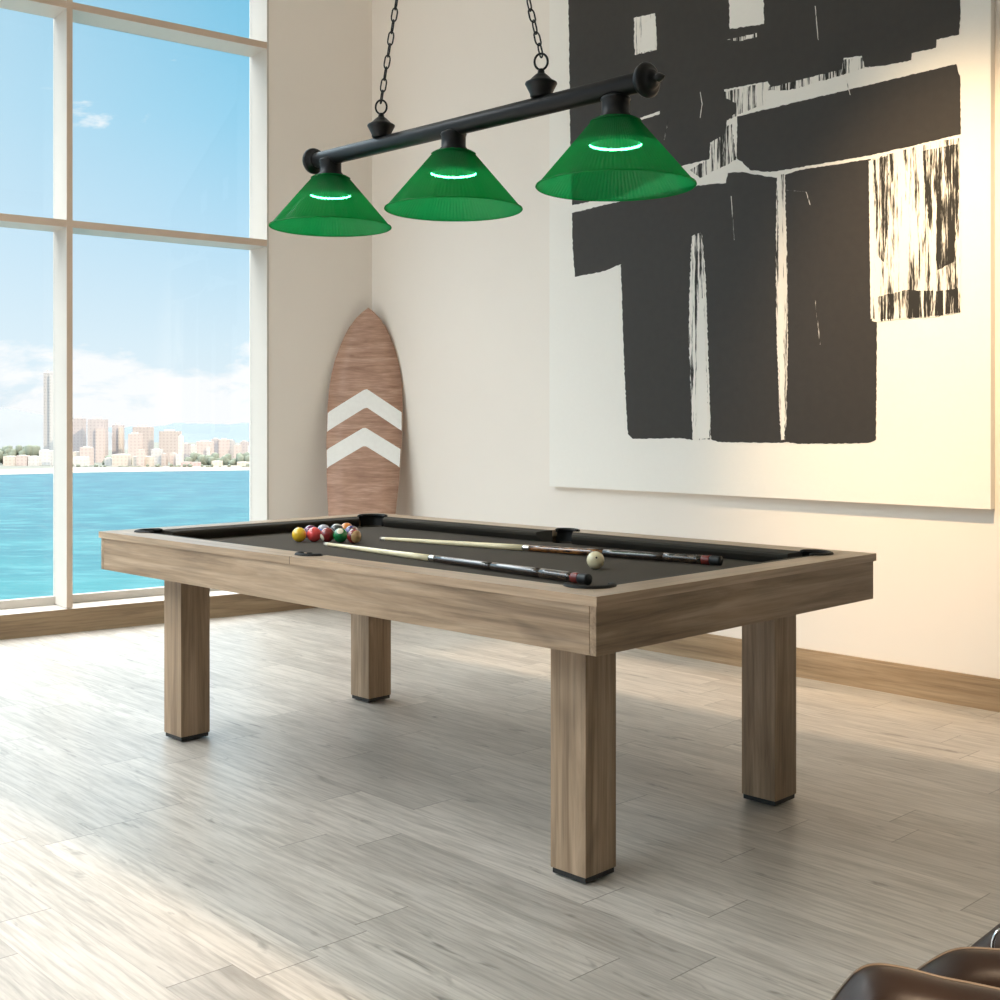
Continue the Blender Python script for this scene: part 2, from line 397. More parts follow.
# six cushions: sloped profile, mitred ends
def cushion(p0, p1, inward, name='cushion'):
    p0 = V(*p0); p1 = V(*p1); d = (p1 - p0).normalized(); q = V(*inward)
    prof = [(0, TZ - .0015), (.012, TZ - .001), (.05, TZ - .006), (.053, TZ - .012), (.05, TZ - .022), (.03, BED + .001), (0, BED + .001)]
    vs = []; n = len(prof)
    for pt, s in ((p0, 1), (p1, -1)):
        for a, z in prof: vs.append(pt + q * a + d * (s * a * .75) + V(0, 0, z))
    fs = [(i, (i+1) % n, n + (i+1) % n, n + i) for i in range(n)] + [list(range(n)), list(range(n, 2*n))]
    MB().add(vs, fs).build(name, CUSH, table)
cg, sg = .088, .054
for sy in (-1, 1):
    cushion((-ix + cg, sy * iy, 0), (-sg, sy * iy, 0), (0, -sy, 0)); cushion((sg, sy * iy, 0), (ix - cg, sy * iy, 0), (0, -sy, 0))
for sx in (-1, 1): cushion((sx * ix, -iy + cg, 0), (sx * ix, iy - cg, 0), (-sx, 0, 0))
# pockets: black rim on the rail, leather cup below
for cx, cy, r, ang, half in PKT:
    m = MB(); R = r + .003
    pts = [(cx + R * math.cos(ang - half + 2*half*i/22), cy + R * math.sin(ang - half + 2*half*i/22), TZ - .001) for i in range(23)]
    m.tube(pts, [.006] + [.0085] * 21 + [.006], 8, 0, up=(0, 0, 1), sx=1.3)
    vs = []; fs = []
    for i in range(24):
        a = 2*PI*i/24
        f = max(-1, min(1, math.cos(a - ang))); top = TZ + .002 if f > math.cos(half) + .02 else BED - .002
        rr = r if f > math.cos(half) + .02 else min(.0505, r)
        vs += [(cx + rr * math.cos(a), cy + rr * math.sin(a), top), (cx + min(.0495, r - .001) * math.cos(a), cy + min(.0495, r - .001) * math.sin(a), BED - .05)]
    for i in range(24):
        j = (i + 1) % 24; fs.append((2*i, 2*j, 2*j+1, 2*i+1))
    fs.append([2*i+1 for i in range(24)])
    m.add(vs, fs, 0, True)
    m.build('pocket', LEATHER_BLACK, table)

# ------------------------------------------------------------------ balls
BR = .0286
def ball_mat(name, base, stripe=None, spot=True, spotdir=(0, -.6, .8)):
    t = NT(name); tc = t.n('ShaderNodeTexCoord'); c = base
    if stripe is not None:
        ax = Vector(stripe[1]).normalized()
        dt = t.n('ShaderNodeVectorMath', operation='DOT_PRODUCT'); t.l(tc.outputs['Object'], dt.inputs[0]); dt.inputs[1].default_value = ax
        c = t.mix(t.math('LESS_THAN', t.math('ABSOLUTE', dt.outputs['Value']), BR * .55), lin(*(stripe[2] if len(stripe) > 2 else (244, 226, 180))), base)
    if spot:
        sd = Vector(spotdir).normalized()
        d2 = t.n('ShaderNodeVectorMath', operation='DOT_PRODUCT'); t.l(tc.outputs['Object'], d2.inputs[0]); d2.inputs[1].default_value = sd
        c = t.mix(t.math('GREATER_THAN', d2.outputs['Value'], BR * .88), c, lin(242, 232, 205))
    else:
        nn = t.noise(t.coord(), 30, 2); c = t.mix(nn, c, tuple(x * .97 for x in base))
    t.set(c, .12, 0, .6); t.b.inputs['Coat Weight'].default_value = .5; t.b.inputs['Coat Roughness'].default_value = .04
    return t.m
def sphere_mesh(name, mats):
    bm = bmesh.new(); bmesh.ops.create_uvsphere(bm, u_segments=32, v_segments=20, radius=BR)
    m = MB(); m.bm(bm, 0, True); return m
balls = [
    (299.2, 534.6, 'yellow', lin(255, 204, 50), None, True, (.9, .3, .2), 'yellow ball at the window end of the row of balls'),
    (313.0, 534.4, 'coral', lin(242, 84, 82), None, True, (.7, .7, .2), 'coral red ball beside the yellow ball'),
    (326.6, 534.8, 'maroon', lin(146, 36, 38), None, True, (-.75, -.6, -.35), 'maroon ball with a cream spot, between the coral and green balls'),
    (340.2, 535.3, 'green', lin(0, 126, 66), None, True, (.05, -.75, .75), 'green ball with a cream spot on top'),
    (354.2, 536.2, 'maroon_stripe', lin(132, 34, 30), (0, (.62, -.78, -.05), (255, 226, 156)), False, None, 'maroon striped ball with a cream end, nearest the wall end of the row'),
    (310.6, 532.2, 'purple', lin(110, 26, 84), None, True, (.8, .5, .2), 'purple ball half hidden behind the coral ball'),
    (323.6, 531.4, 'blue_stripe', lin(30, 60, 150), (0, (.1, -.1, 1), (236, 236, 222)), False, None, 'white ball with a blue stripe behind the maroon ball'),
    (335.6, 530.8, 'black_stripe', lin(60, 62, 60), (0, (.1, .45, .9), (236, 232, 214)), False, None, 'white ball with a dark stripe behind the green ball'),
    (346.6, 529.6, 'orange', lin(232, 140, 60), None, True, (.9, .3, .2), 'orange ball at the back behind the green and striped balls'),
    (351.6, 532.6, 'navy_band', lin(52, 40, 110), (0, (.62, -.78, -.05), (236, 196, 150)), False, None, 'navy banded ball squeezed between the orange and maroon striped balls'),
]
placed = []
for px, py, nm, colr, stripe, spot, sd, lab in balls:
    p = at_z(px, py, BED + BR)
    for _ in range(30):                  # keep the balls just touching
        for q in placed:
            d = p - q
            if d.length < 2*BR + .0004: p = q + d.normalized() * (2*BR + .0006); p.z = BED + BR
    placed.append(p.copy())
    o = sphere_mesh('b', None).build('billiard_ball', ball_mat('ball_' + nm, colr, stripe, spot, sd or (0, 0, 1)), None)
    o.location = p; tag(o, lab, 'ball', 'coloured balls gathered on the pool table')
p = at_z(595.5, 560.2, BED + BR)
cue_ball = thing('cue_ball', 'ivory cue ball with one dark dot, alone near the cue butts', 'ball', p)
sphere_mesh('b', None).build('ball_body', ball_mat('ball_ivory', lin(240, 226, 188), None, False), cue_ball)
dd = (V(-.05 + .02, -1, .0) + V(.07, 0, .42)).normalized()
m = MB(); m.lathe([(.0001, 0), (.0032, 0), (.0032, .0003), (.0001, .0003)], 14, 0, frame_mat(dd * (BR - .00005), dd)); m.build('dot', plain('dark_dot', lin(60, 22, 18), .4), cue_ball)

# ------------------------------------------------------------------ cues
MAPLE = wood('maple_shaft', 'z', [lin(248, 226, 176), lin(253, 236, 194), lin(255, 242, 210)], 2, .25, False)
def butt_mat(name, a, b_, sc):
    t = NT(name); v = t.noise(t.coord(sc), 1, 4, .6, 1.0)
    t.set(t.ramp(v, [(.38, a), (.6, b_)]), .16, 0, .6); t.b.inputs['Coat Weight'].default_value = .8; t.b.inputs['Coat Roughness'].default_value = .05; return t.m
BURL = butt_mat('burl_butt', lin(40, 22, 12), lin(150, 96, 48), (140, 140, 26))
EBONY = butt_mat('ebony_butt', lin(18, 14, 13), lin(70, 54, 46), (160, 160, 10))
WRAP = butt_mat('dark_sleeve', lin(14, 12, 12), lin(86, 66, 50), (180, 180, 60))
SILVER = plain('silver_ring', (.7, .68, .64), .2, 1)
REDI = plain('red_inlay', lin(124, 48, 42), .25)
IVORY = plain('ivory_ferrule', lin(240, 232, 210), .3)
def cue(name_label, tip, butt, mats):
    tip_r, joint_r, butt_r = .0062, .0105, .0155
    d = butt - tip; Lc = d.length
    root = thing('pool_cue', name_label, 'cue', tip + d * .5 - V(0, 0, .011), 0, 'cues lying on the pool table')
    Mt = Matrix.Translation(-(tip + d * .5 - V(0, 0, .011))) @ frame_mat(tip, d)
    fr = lambda a: a * Lc
    rad = lambda a: tip_r + (butt_r - tip_r) * (a ** .8)
    def seg(nm, a0, a1, mat, extra=0):
        m = MB(); n = 6
        prof = [(rad(a0 + (a1 - a0) * i / n) + extra, fr(a0 + (a1 - a0) * i / n) - fr(a0)) for i in range(n + 1)]
        m.lathe(prof, 20)
        o = m.build(nm, mat, root); o.matrix_local = Mt @ Matrix.Translation((0, 0, fr(a0))); return o
    seg('tip', 0, .006, plain('tip_leather', lin(150, 140, 130), .9)); seg('ferrule', .006, .02, IVORY)
    seg('shaft', .02, .47, MAPLE); seg('joint_collar', .47, .49, SILVER, .0004); seg('forearm', .49, .70, mats[0]); seg('grip', .70, .86, mats[1])
    seg('sleeve', .86, .955, WRAP, .0002); seg('inlay', .955, .975, REDI, .0002); seg('bumper', .975, 1.0, BLACK_RUBBER)
    return root
cue('wooden cue closest to the long near rail, its dark butt beside the corner pocket', at_z(324.6, 543.8, BED + .0075), at_z(588.5, 579.5, BED + .017), (EBONY, EBONY))
cue('wooden cue lying behind the ivory cue ball, with burl brown forearm', at_z(380.3, 538.4, BED + .0075), at_z(721, 560.8, BED + .017), (BURL, EBONY))

# ------------------------------------------------------------------ pendant lamp over the table
DIA = .40
dL, dR = DIA * F / 119.5, DIA * F / 157.5
SL, SR = at_depth(330.6, 226.5, dL), at_depth(615.6, 185.5, dR)
ax = (SR + V(0, 0, .016) - SL).normalized(); span = (SR - SL).length
RIMBAR = .232
UP = V(0, 0, 1)
bl = SL + UP * RIMBAR - ax * .10; br = SR + UP * (RIMBAR + .016) + ax * .105
ctr = (bl + br) / 2
lamp = thing('pendant_lamp', 'black bar pendant lamp with three green ribbed shades, hung on two chains', 'lamp', ctr)
BRAD = .026
m = MB(); Lb = (br - bl).length
m.lathe([(.0, 0), (BRAD - .003, 0), (BRAD, .003), (BRAD, Lb - .003), (BRAD - .003, Lb), (0, Lb)], 32, 0, frame_mat(bl, ax)); m.build('bar', MATTE_BLACK, lamp, ctr)
for P, d in ((bl, -ax), (br, ax)):
    m = MB(); m.lathe([(BRAD + .001, -.022), (BRAD + .004, -.02), (BRAD + .004, -.012), (.041, -.008), (.044, 0), (.044, .006), (.036, .012), (.027, .013), (.026, .02), (.018, .027), (.010, .03), (.009, .036), (.012, .041), (.009, .047), (.005, .055), (.0, .06)], 32, 0, frame_mat(P, d)); m.build('end_cap', MATTE_BLACK, lamp, ctr)
def shade_material():
    t = NT('green_prismatic_acrylic')
    gcol = lin(0, 140, 66)
    tr = t.n('ShaderNodeBsdfTransparent'); tr.inputs[0].default_value = (*lin(52, 206, 124), 1)
    tl = t.n('ShaderNodeBsdfTranslucent'); tl.inputs[0].default_value = (*gcol, 1)
    df = t.n('ShaderNodeBsdfDiffuse'); df.inputs[0].default_value = (*gcol, 1)
    gl = t.n('ShaderNodeBsdfGlossy'); gl.inputs['Roughness'].default_value = .08; gl.inputs[0].default_value = (.9, 1, .92, 1)
    m1 = t.n('ShaderNodeMixShader'); m1.inputs[0].default_value = .5; t.l(tl.outputs[0], m1.inputs[1]); t.l(df.outputs[0], m1.inputs[2])
    m2 = t.n('ShaderNodeMixShader'); m2.inputs[0].default_value = .68; t.l(tr.outputs[0], m2.inputs[1]); t.l(m1.outputs[0], m2.inputs[2])
    m3 = t.n('ShaderNodeMixShader'); m3.inputs[0].default_value = .03; t.l(m2.outputs[0], m3.inputs[1]); t.l(gl.outputs[0], m3.inputs[2])
    t.l(m3.outputs[0], t.out.inputs[0]); return t.m
SHADE = shade_material()
def emit(name, col, s):
    t = NT(name); e = t.n('ShaderNodeEmission'); e.inputs[0].default_value = (*col, 1); e.inputs[1].default_value = s; t.l(e.outputs[0], t.out.inputs[0]); return t.m
ARC_GLOW = emit('arc_highlight', (1, .95, .88), 95)
R0, R1, HS = .062, .2, .162
for i in range(3):
    rim = SL.lerp(SR, .5 * i * (1 if i != 1 else 1.0)) if i != 1 else SL.lerp(SR, .5)
    T = Matrix.Translation(rim)
    # fitter cup on the bar
    m = MB(); m.lathe([(.02, HS + .07), (.036, HS + .062), (.039, HS + .056), (.036, HS + .052), (.036, HS + .02), (.05, HS + .004), (.052, HS - .004), (.0, HS - .004)], 28, 0, T); m.build('fitter', MATTE_BLACK, lamp, ctr)
    # ribbed shade: a thin corrugated cone with a rolled rim
    n = 220; vs = []; fs = []; rows = 9
    for a in range(n):
        w = 2 * PI * a / n; rb = .0012 if a % 2 else 0
        for q in range(rows):
            s = q / (rows - 1); r = R0 + (R1 - R0) * s; z = HS * (1 - s)
            if q == rows - 1: z -= .0
            vs.append(((r - rb) * math.cos(w), (r - rb) * math.sin(w), z))
    for a in range(n):
        c = (a + 1) % n
        for q in range(rows - 1): fs.append((a*rows+q, c*rows+q, c*rows+q+1, a*rows+q+1))
    m = MB(); m.add(vs, fs, 0, False, T)
    m.lathe([(R1 - .001, .002), (R1 + .003, .001), (R1 + .004, -.002), (R1 + .002, -.004), (R1 - .001, -.003)], 72, 0, T, True, False)
    m.lathe([(R0 - .002, HS - .002), (R0 + .004, HS), (R0 - .006, HS + .006), (.05, HS + .007)], 48, 0, T, True, False)
    sh = m.build('lamp_shade', SHADE, lamp, ctr)
    # round lamp can; glowing band added to imitate the shade's white highlight arc
    m = MB(); m.lathe([(.03, HS - .004), (.034, HS - .016), (.05, HS - .028), (.0675, HS - .038), (.0695, HS - .058), (.067, HS - .059)], 40, 0, T, True, False)
    m.lathe([(.0668, HS - .053), (.06, HS - .035), (.0, HS - .03)], 40, 0, T, True, False); m.build('bulb', plain('dark_bulb_body', lin(62, 78, 68), .4), lamp, ctr)
    m = MB(); m.lathe([(.067, HS - .059), (.0668, HS - .053)], 40, 0, T, True, False); m.build('glowing_band', ARC_GLOW, lamp, ctr)
# hanging hooks and chains
def bar_at(px):
    best = min(range(401), key=lambda q: abs(500 + F * (bl + (br - bl) * q / 400).x / (bl + (br - bl) * q / 400).y - px)); return bl + (br - bl) * best / 400
hook = at_depth(455, -335, ctr.y + .02); hook.x = (bar_at(381).x + bar_at(541).x) / 2 - .02
for px in (381, 541.5):
    P = bar_at(px) + UP * (BRAD - .004)
    m = MB(); T = Matrix.Translation(P)
    m.lathe([(.026, 0), (.03, .004), (.03, .01), (.041, .032), (.044, .037), (.043, .041), (.032, .047), (.021, .058), (.014, .064), (.010, .066), (.008, .078), (.0, .08)], 28, 0, T); m.build('finial', MATTE_BLACK, lamp, ctr)
    m = MB(); rc = P + UP * .098
    pl = V(1, -.15, 0).normalized()
    m.tube([rc + pl * (.018 * math.cos(q)) + UP * (.022 * math.sin(q)) for q in [2*PI*i/24 for i in range(24)]], .0032, 8, 0, True); m.build('loop', MATTE_BLACK, lamp, ctr)
    start = rc + UP * .021; dv = hook - start; Lc = dv.length; dn = dv.normalized(); pitch = .036; N = int(Lc / pitch)
    sdir = dn.cross(V(0, 1, 0)).normalized(); tdir = dn.cross(sdir)
    m = MB()
    for j in range(N + 1):
        c = start + dn * (pitch * (j + .3)); s = (sdir + tdir * .45).normalized() if j % 2 else (tdir - sdir * .45).normalized()
        pts = []
        for q in range(16):
            a = 2*PI*q/16; pts.append(c + s * (.0085 * math.cos(a)) + dn * (.0145 * math.sin(a) + (.0065 if math.sin(a) > 0 else -.0065)))
        m.tube(pts, .0024, 6, 0, True)
    m.build('chain', MATTE_BLACK, lamp, ctr)
m = MB(); m.lathe([(.0, hook.z), (.012, hook.z), (.012, CEIL_Z - .03), (.07, CEIL_Z - .028), (.07, CEIL_Z - .001)], 24, 0, Matrix.Translation((hook.x, hook.y, 0))); m.build('ceiling_canopy', MATTE_BLACK, lamp, ctr)

# ------------------------------------------------------------------ painting
CANV_T = .04
cf = RC + nr * CANV_T                      # a point on the canvas front
def cpt(px, py, lift=.0):
    return on_plane(px, py, cf, nr) + nr * lift
CW = plain('primed_canvas', lin(244, 240, 233), .8, 0, .25, 60, .015, .05)
PB = plain('black_paint', lin(52, 47, 42), .5, 0, .4, 25, .2, .08)
def dry_material(name, cover):
    """dry-brush paint: streaks of black over canvas, running up and down"""
    t = NT(name); a = t.noise(t.coord((38, 38, 1.6)), 1, 5, .7, .3); b_ = t.noise(t.coord((95, 95, 9)), 1, 3, .7)
    v = t.math('ADD', t.math('MULTIPLY', a, .7), t.math('MULTIPLY', b_, .3))
    return t.set(t.ramp(v, [(cover - .025, lin(46, 44, 41)), (cover + .025, lin(243, 238, 230))]), .65, 0, .3)
DRY_L, DRY_M = dry_material('dry_brush_light', .48), dry_material('dry_brush_dark', .535)
pl0 = cpt(549.5, 487); pr0 = cpt(990.6, 508.3)
zb = (pl0.z + pr0.z) / 2; ztop = 4.35
w0 = (pl0 - RC).dot(dr); w1 = (pr0 - RC).dot(dr)
m = MB(); slab(m, wr, (w0, .002, zb), (w1, CANV_T, ztop), 0)
def ragged(poly, jit=.8, step=4):
    jit *= .55; step = min(step, 2.2)
    out = []
    for i in range(len(poly)):
        a = Vector(poly[i]); b_ = Vector(poly[(i+1) % len(poly)]); n = max(1, int((b_ - a).length / step))
        for q in range(n):
            p = a.lerp(b_, q / n); out.append((p.x + random.uniform(-jit, jit) * (1 if q else .3), p.y + random.uniform(-jit, jit) * (1 if q else .3)))
    return out
def stroke(poly, mat, lift=.0012, jit=.7, step=4):
    pts = ragged(poly, jit, step); bm = bmesh.new()
    vs = [bm.verts.new(cpt(x, y, lift)) for x, y in pts]
    es = [bm.edges.new((vs[i], vs[(i+1) % len(vs)])) for i in range(len(vs))]
    bmesh.ops.triangle_fill(bm, use_beauty=True, edges=es, normal=nr)
    g = bmesh.ops.extrude_face_region(bm, geom=list(bm.faces))
    for q in g['geom']:
        if isinstance(q, bmesh.types.BMVert): q.co -= nr * (lift - .0001)
    m.bm(bm, mat)
cr = lambda L_: [(540 + x * .46, y * .46) for x, y in L_]
TOPY = -175
stroke(cr([(60,TOPY),(916,TOPY),(914,30),(911,75),(862,86),(861,104),(808,116),(807,131),(745,143),(706,146),(700,121),(660,126),(656,151),(580,170),(502,190),(495,177),(400,195),(402,213),(427,224),(425,247),(406,262),(404,290),(370,310),(368,346),(310,360),(180,425),(70,446),(66,300)]), 1)
stroke(cr([(429,253),(600,212),(760,174),(905,139),(914,170),(915,292),(878,300),(818,315),(715,338),(540,368),(500,374),(457,370),(440,352),(428,345)]), 1)
stroke([(572,213),(600,206),(640,197),(694,186),(726,183),(728,173),(742,172),(776,178),(800,170),(871,159),(872,321),(877,322),(876,440),(868,443),(800,444),(786,442),(776,443),(718,442),(711,439),(692,440),(680,438),(633,439),(628,434),(625,380),(623,330),(621,264),(605,271),(575,277),(573,250)], 1)
# dry patches and bare streaks on top of the strokes
L2 = .0019
stroke(cr([(722,345),(860,308),(912,300),(915,440)]) + [(961,312), (935,317), (900,319), (878,322), (873,318), (871,240)], 2, L2, .8)
stroke([(922,151),(958,144),(959,200),(954,262),(938,270),(928,215)], 3, .0024, 1.0)
stroke([(878,297),(905,290),(940,291),(958,288),(959,312),(935,316),(900,318),(879,320)], 3, .0024, 1.0)
stroke([(874,160),(888,156),(890,215),(884,262),(877,255)], 3, .0024, 1.0)
stroke([(692,236),(702,232),(706,280),(708,340),(711,439),(693,440),(689,340),(690,280)], 2, L2, .9)
stroke([(699,300),(704,298),(706,360),(710,438),(698,439),(699,360)], 0, .0024, 1.0)
stroke([(777,176),(785,174),(787,250),(788,340),(786,440),(781,440),(777,340),(776,250)], 2, L2, .9)
stroke([(778,177),(781,176),(783,260),(784,350),(785,436),(782,438),(780,340)], 0, .0024, .8)
stroke([(869,161),(873,160),(874,240),(873,318),(871,319),(870,240)], 0, .0026, .5)
stroke([(634,18),(656,13),(657,50),(635,55)], 2, L2, 1.0)
stroke([(642,26),(656,16),(656,49),(640,53)], 0, .0024, 1.0)
stroke([(729,-8),(764,-12),(764,24),(730,29)], 0, L2, 1.0)
stroke([(727,40),(757,33),(757,37),(740,41)], 2, L2, .8)
stroke([(640,118),(660,111),(660,114),(642,120)], 0, L2, .6)
stroke([(720,93),(766,82),(766,104),(744,112),(728,120)], 2, .0006, 1.2)
stroke([(760,90),(842,60),(905,52),(880,64),(790,90)], 2, .0006, 1.2)
stroke([(712,134),(732,124),(736,160),(700,178),(690,170),(710,158)], 2, .0006, 1.2)
for pts in ([(700,92),(702,104),(700,118)],[(815,6),(818,40)],[(786,190),(806,192),(810,205)],[(731,196),(734,240)],[(815,300),(820,345)],[(668,120),(664,140)],[(846,80),(850,95)]):
    for q in range(len(pts) - 1):
        (xa, ya), (xb, yb) = pts[q], pts[q+1]; stroke([(xa,ya),(xb,yb),(xb+.7,yb),(xa+.7,ya)], 2, L2, .2)
oc = wr((w0 + w1) / 2, 0, zb)
art = m.build('painting', [CW, PB, DRY_L, DRY_M], None, oc, ang_r)
tag(art, 'huge white canvas with broad black brush strokes hung on the cream wall', 'painting')

# ------------------------------------------------------------------ surfboard leaning in the corner
bis = (dl + dr).normalized()
tip = RC + bis * .12; tip.z = on_plane(368.5, 308.5, tip, V(0, 1, 0)).z; tip.x = -(500 - 368.5) / F * tip.y
bot = RC + bis * .60; bot.x = -(500 - 359) / F * bot.y; bot.z = .008
bz = (tip - bot).normalized(); bx = V(1, -.02, 0).normalized(); bx = (bx - bz * bx.dot(bz)).normalized(); bn = bx.cross(bz); bn = bn if bn.y < 0 else -bn
LB = (tip - bot).length
rows_px = [(308.5, 0), (312, 5), (319, 12), (328, 18.5), (338, 23.5), (350, 28.2), (362, 32), (374, 34.6), (386, 36.4), (410, 37.8), (446, 37.8), (482, 36.2), (513, 33.8), (545, 30), (580, 24), (600, 18), (640, 9)]
prof = []
for py, hw in rows_px:
    p = on_plane(364, py, tip, bn); s = (p - bot).dot(bz); prof.append((max(0, min(LB, s)), hw * p.y / F))
TB = .03
vs = []; fs = []; nn = len(prof)
# cross-section: front face, rounded rail, back face, with slight rocker
sec = [(-1, .5), (-.5, .95), (0, 1), (.5, .95), (1, .5), (1.0, .15), (.97, -.1), (.5, -.2), (0, -.22), (-.5, -.2), (-.97, -.1), (-1.0, .15)]
rock = lambda s: .0
for s, hw in prof:
    for a, d in sec:
        dd_ = d * TB if d < .5 else .5 * TB + (d - .5) * .012
        vs.append(bot + bz * s + bx * (a * hw) + bn * dd_)
ns = len(sec)
for i in range(nn - 1):
    for j in range(ns):
        l = (j + 1) % ns; fs.append((i*ns+j, i*ns+l, (i+1)*ns+l, (i+1)*ns+j))
fs.append([(nn-1)*ns+j for j in range(ns)])
def board_material():
    t = NT('brown_plywood_board'); a = t.noise(t.coord((2.5, 2.5, 26)), 1, 5, .6, 1.2); b_ = t.noise(t.coord((14, 14, 130)), 1, 3, .6); c2 = t.noise(t.coord((5, 5, 5)), 1, 3)
    c = t.ramp(a, [(.3, lin(158, 121, 102)), (.5, lin(188, 150, 129)), (.7, lin(207, 172, 151))])
    c = t.mix(t.math('MULTIPLY', t.ramp(b_, [(.4, 1.0), (.6, 0.0)]), .3), c, lin(128, 90, 72)); c = t.mix(t.math('MULTIPLY', t.ramp(c2, [(.5, 0.0), (.75, 1.0)]), .3), c, lin(206, 166, 138))
    return t.set(c, .45, 0, .4)
m = MB(); m.add(vs, fs, 0, True)
for i in range(nn - 1):                  # pale rails
    for j in (4, 5, 10, 11):
        m.m[i*ns + j] = 1
bfront = tip + bn * (.5 * TB + .0062 + .0008)
def hw_at(s):
    for (s1, h1), (s0, h0) in zip(prof, prof[1:]):
        if s0 <= s <= s1: return h0 + (h1 - h0) * (s - s0) / max(1e-6, s1 - s0)
    return 0
def front_depth(a): # crown of the front face
    a = abs(a); return .5 * TB + ((.45 + (1 - .45) * 0) * .012 + 0 if a < 0 else 0) + .012 * (.5 - (.05 * a / .5 if a < .5 else .05 + .45 * (a - .5) / .5))
def chevron(ap, le, re, th, jj=10):
    quads = []; vs2 = []
    N = 24
    for i in range(N + 1):
        f = i / N
        x = le[0] + (re[0] - le[0]) * f
        y = le[1] + (ap[1] - le[1]) * (x - le[0]) / (ap[0] - le[0]) if x < ap[0] else ap[1] + (re[1] - ap[1]) * (x - ap[0]) / (re[0] - ap[0])
        for q in (y, y + th):
            p = on_plane(x, q, bfront, bn); s = (p - bot).dot(bz); a = (p - bot).dot(bx); h = hw_at(s); a = max(-h * .985, min(h * .985, a))
            vs2.append(bot + bz * s + bx * a + bn * (front_depth(a / max(h, 1e-3)) + .0012))
    for i in range(N): quads.append((2*i, 2*i+2, 2*i+3, 2*i+1))
    m.add(vs2, quads, 2)
chevron((366.2, 388.5), (326.5, 413), (401.5, 412), 18.6); chevron((364.6, 427), (325.5, 450), (400.5, 449), 18.4)
sb = m.build('surfboard', [board_material(), plain('pale_board_edge', lin(214, 190, 160), .5), plain('white_board_paint', lin(250, 248, 244), .5)], None, bot)
tag(sb, 'brown wooden surfboard with two white chevrons leaning in the room corner', 'surfboard')

# ------------------------------------------------------------------ leather lounge chair at the lower right
LEA = NT('dark_brown_leather')
v = LEA.noise(LEA.coord((5, 5, 5)), 1, 4); v2 = LEA.noise(LEA.coord((160, 160, 160)), 1, 2)
LEA.bump(v2, .12, .001); LEA = LEA.set(LEA.ramp(v, [(.3, lin(38, 26, 19)), (.7, lin(58, 42, 33))]), .42, 0, .45)
PIPE = plain('tan_leather_edge', lin(138, 120, 102), .4)
CHROME = plain('chrome_metal', (.8, .8, .82), .12, 1)
chair_o = at_depth(985, 1000, 1.25); chair_o.z = 0; chair_o.x += .22; chair_o.y += .12
chair = thing('lounge_chair', 'dark brown leather lounge chair with tan piping, only its padded back showing', 'chair', chair_o)
def cushion_slab(name, poly_px, depth_fn, thick, mat, piping=True):
    """a padded panel whose upper outline follows poly_px (pixels with depths)"""
    pts = [at_depth(x, y, d) for x, y, d in poly_px]
    return pts
def pad(name, top, drop, thick, back, parent_mats):
    top = [p - UP * thick * (.42 + (.21 if thick > .065 else .12)) for p in top]
    """soft panel: top edge polyline, falling by 'drop', thickness along 'back'"""
    m = MB(); n = len(top); prof = []
    K = 8
    sec_ = []
    for q in range(K + 1):
        a = PI * q / K; sec_.append((thick / 2 * (1 - math.cos(a)), thick * .42 * math.sin(a)))
    sec_ = [(0, -drop)] + [(0, -drop * .5)] + sec_ + [(thick, -drop * .5), (thick, -drop)]
    vs = []; ns_ = len(sec_)
    for p in top:
        for d, z in sec_: vs.append(p + back * d + UP * z)
    fs = []
    for i in range(n - 1):
        for j in range(ns_ - 1): fs.append((i*ns_+j, i*ns_+j+1, (i+1)*ns_+j+1, (i+1)*ns_+j))
        fs.append((i*ns_ + ns_ - 1, i*ns_, (i+1)*ns_, (i+1)*ns_ + ns_ - 1))
    fs.append(list(range(ns_))); fs.append([(n-1)*ns_ + j for j in range(ns_)])
    m.add(vs, fs, 0, True); o = m.build(name, LEA, chair, chair_o)
    p2 = MB(); p2.tube([p + back * (thick * .72) + UP * (thick * .385) for p in top], .0017, 8); p2.build('piping', PIPE, o, chair_o)
    return o
bk = V(-.12, 1, 0).normalized()
# backrest: the near padded panel, rounded at its shoulder
def curve(pts, n=6):
    out = []
    P = [Vector(p) for p in pts]; P = [P[0]*2 - P[1]] + P + [P[-1]*2 - P[-2]]
    for i in range(1, len(P) - 2):
        for q in range(n):
            t = q / n; a, b_, c, d = P[i-1], P[i], P[i+1], P[i+2]
            out.append(.5 * ((2*b_) + (c - a) * t + (2*a - 5*b_ + 4*c - d) * t*t + (3*b_ - a - 3*c + d) * t**3))
    out.append(P[-2]); return out
D1 = 1.22
def dz(pts): return [at_depth(x, y, d) for x, y, d in pts]
top1 = curve(dz([(830,1040,D1),(850,1010,D1),(866,988,D1),(881,974,D1),(900,969.5,D1),(930,974,D1),(965,983,D1),(1000,990,D1),(1060,1003,D1),(1110,1016,D1),(1140,1040,D1)]))
pad('backrest', top1, .34, .07, bk, None)
# seat/side cushion behind it
D2 = 1.42
top2 = curve(dz([(915,995,D2),(930,982,D2),(950,968,D2),(968,959,D2),(985,956,D2),(1010,957,D2),(1060,962,D2),(1120,975,D2)]))
pad('seat_cushion', top2, .22, .06, bk, None)
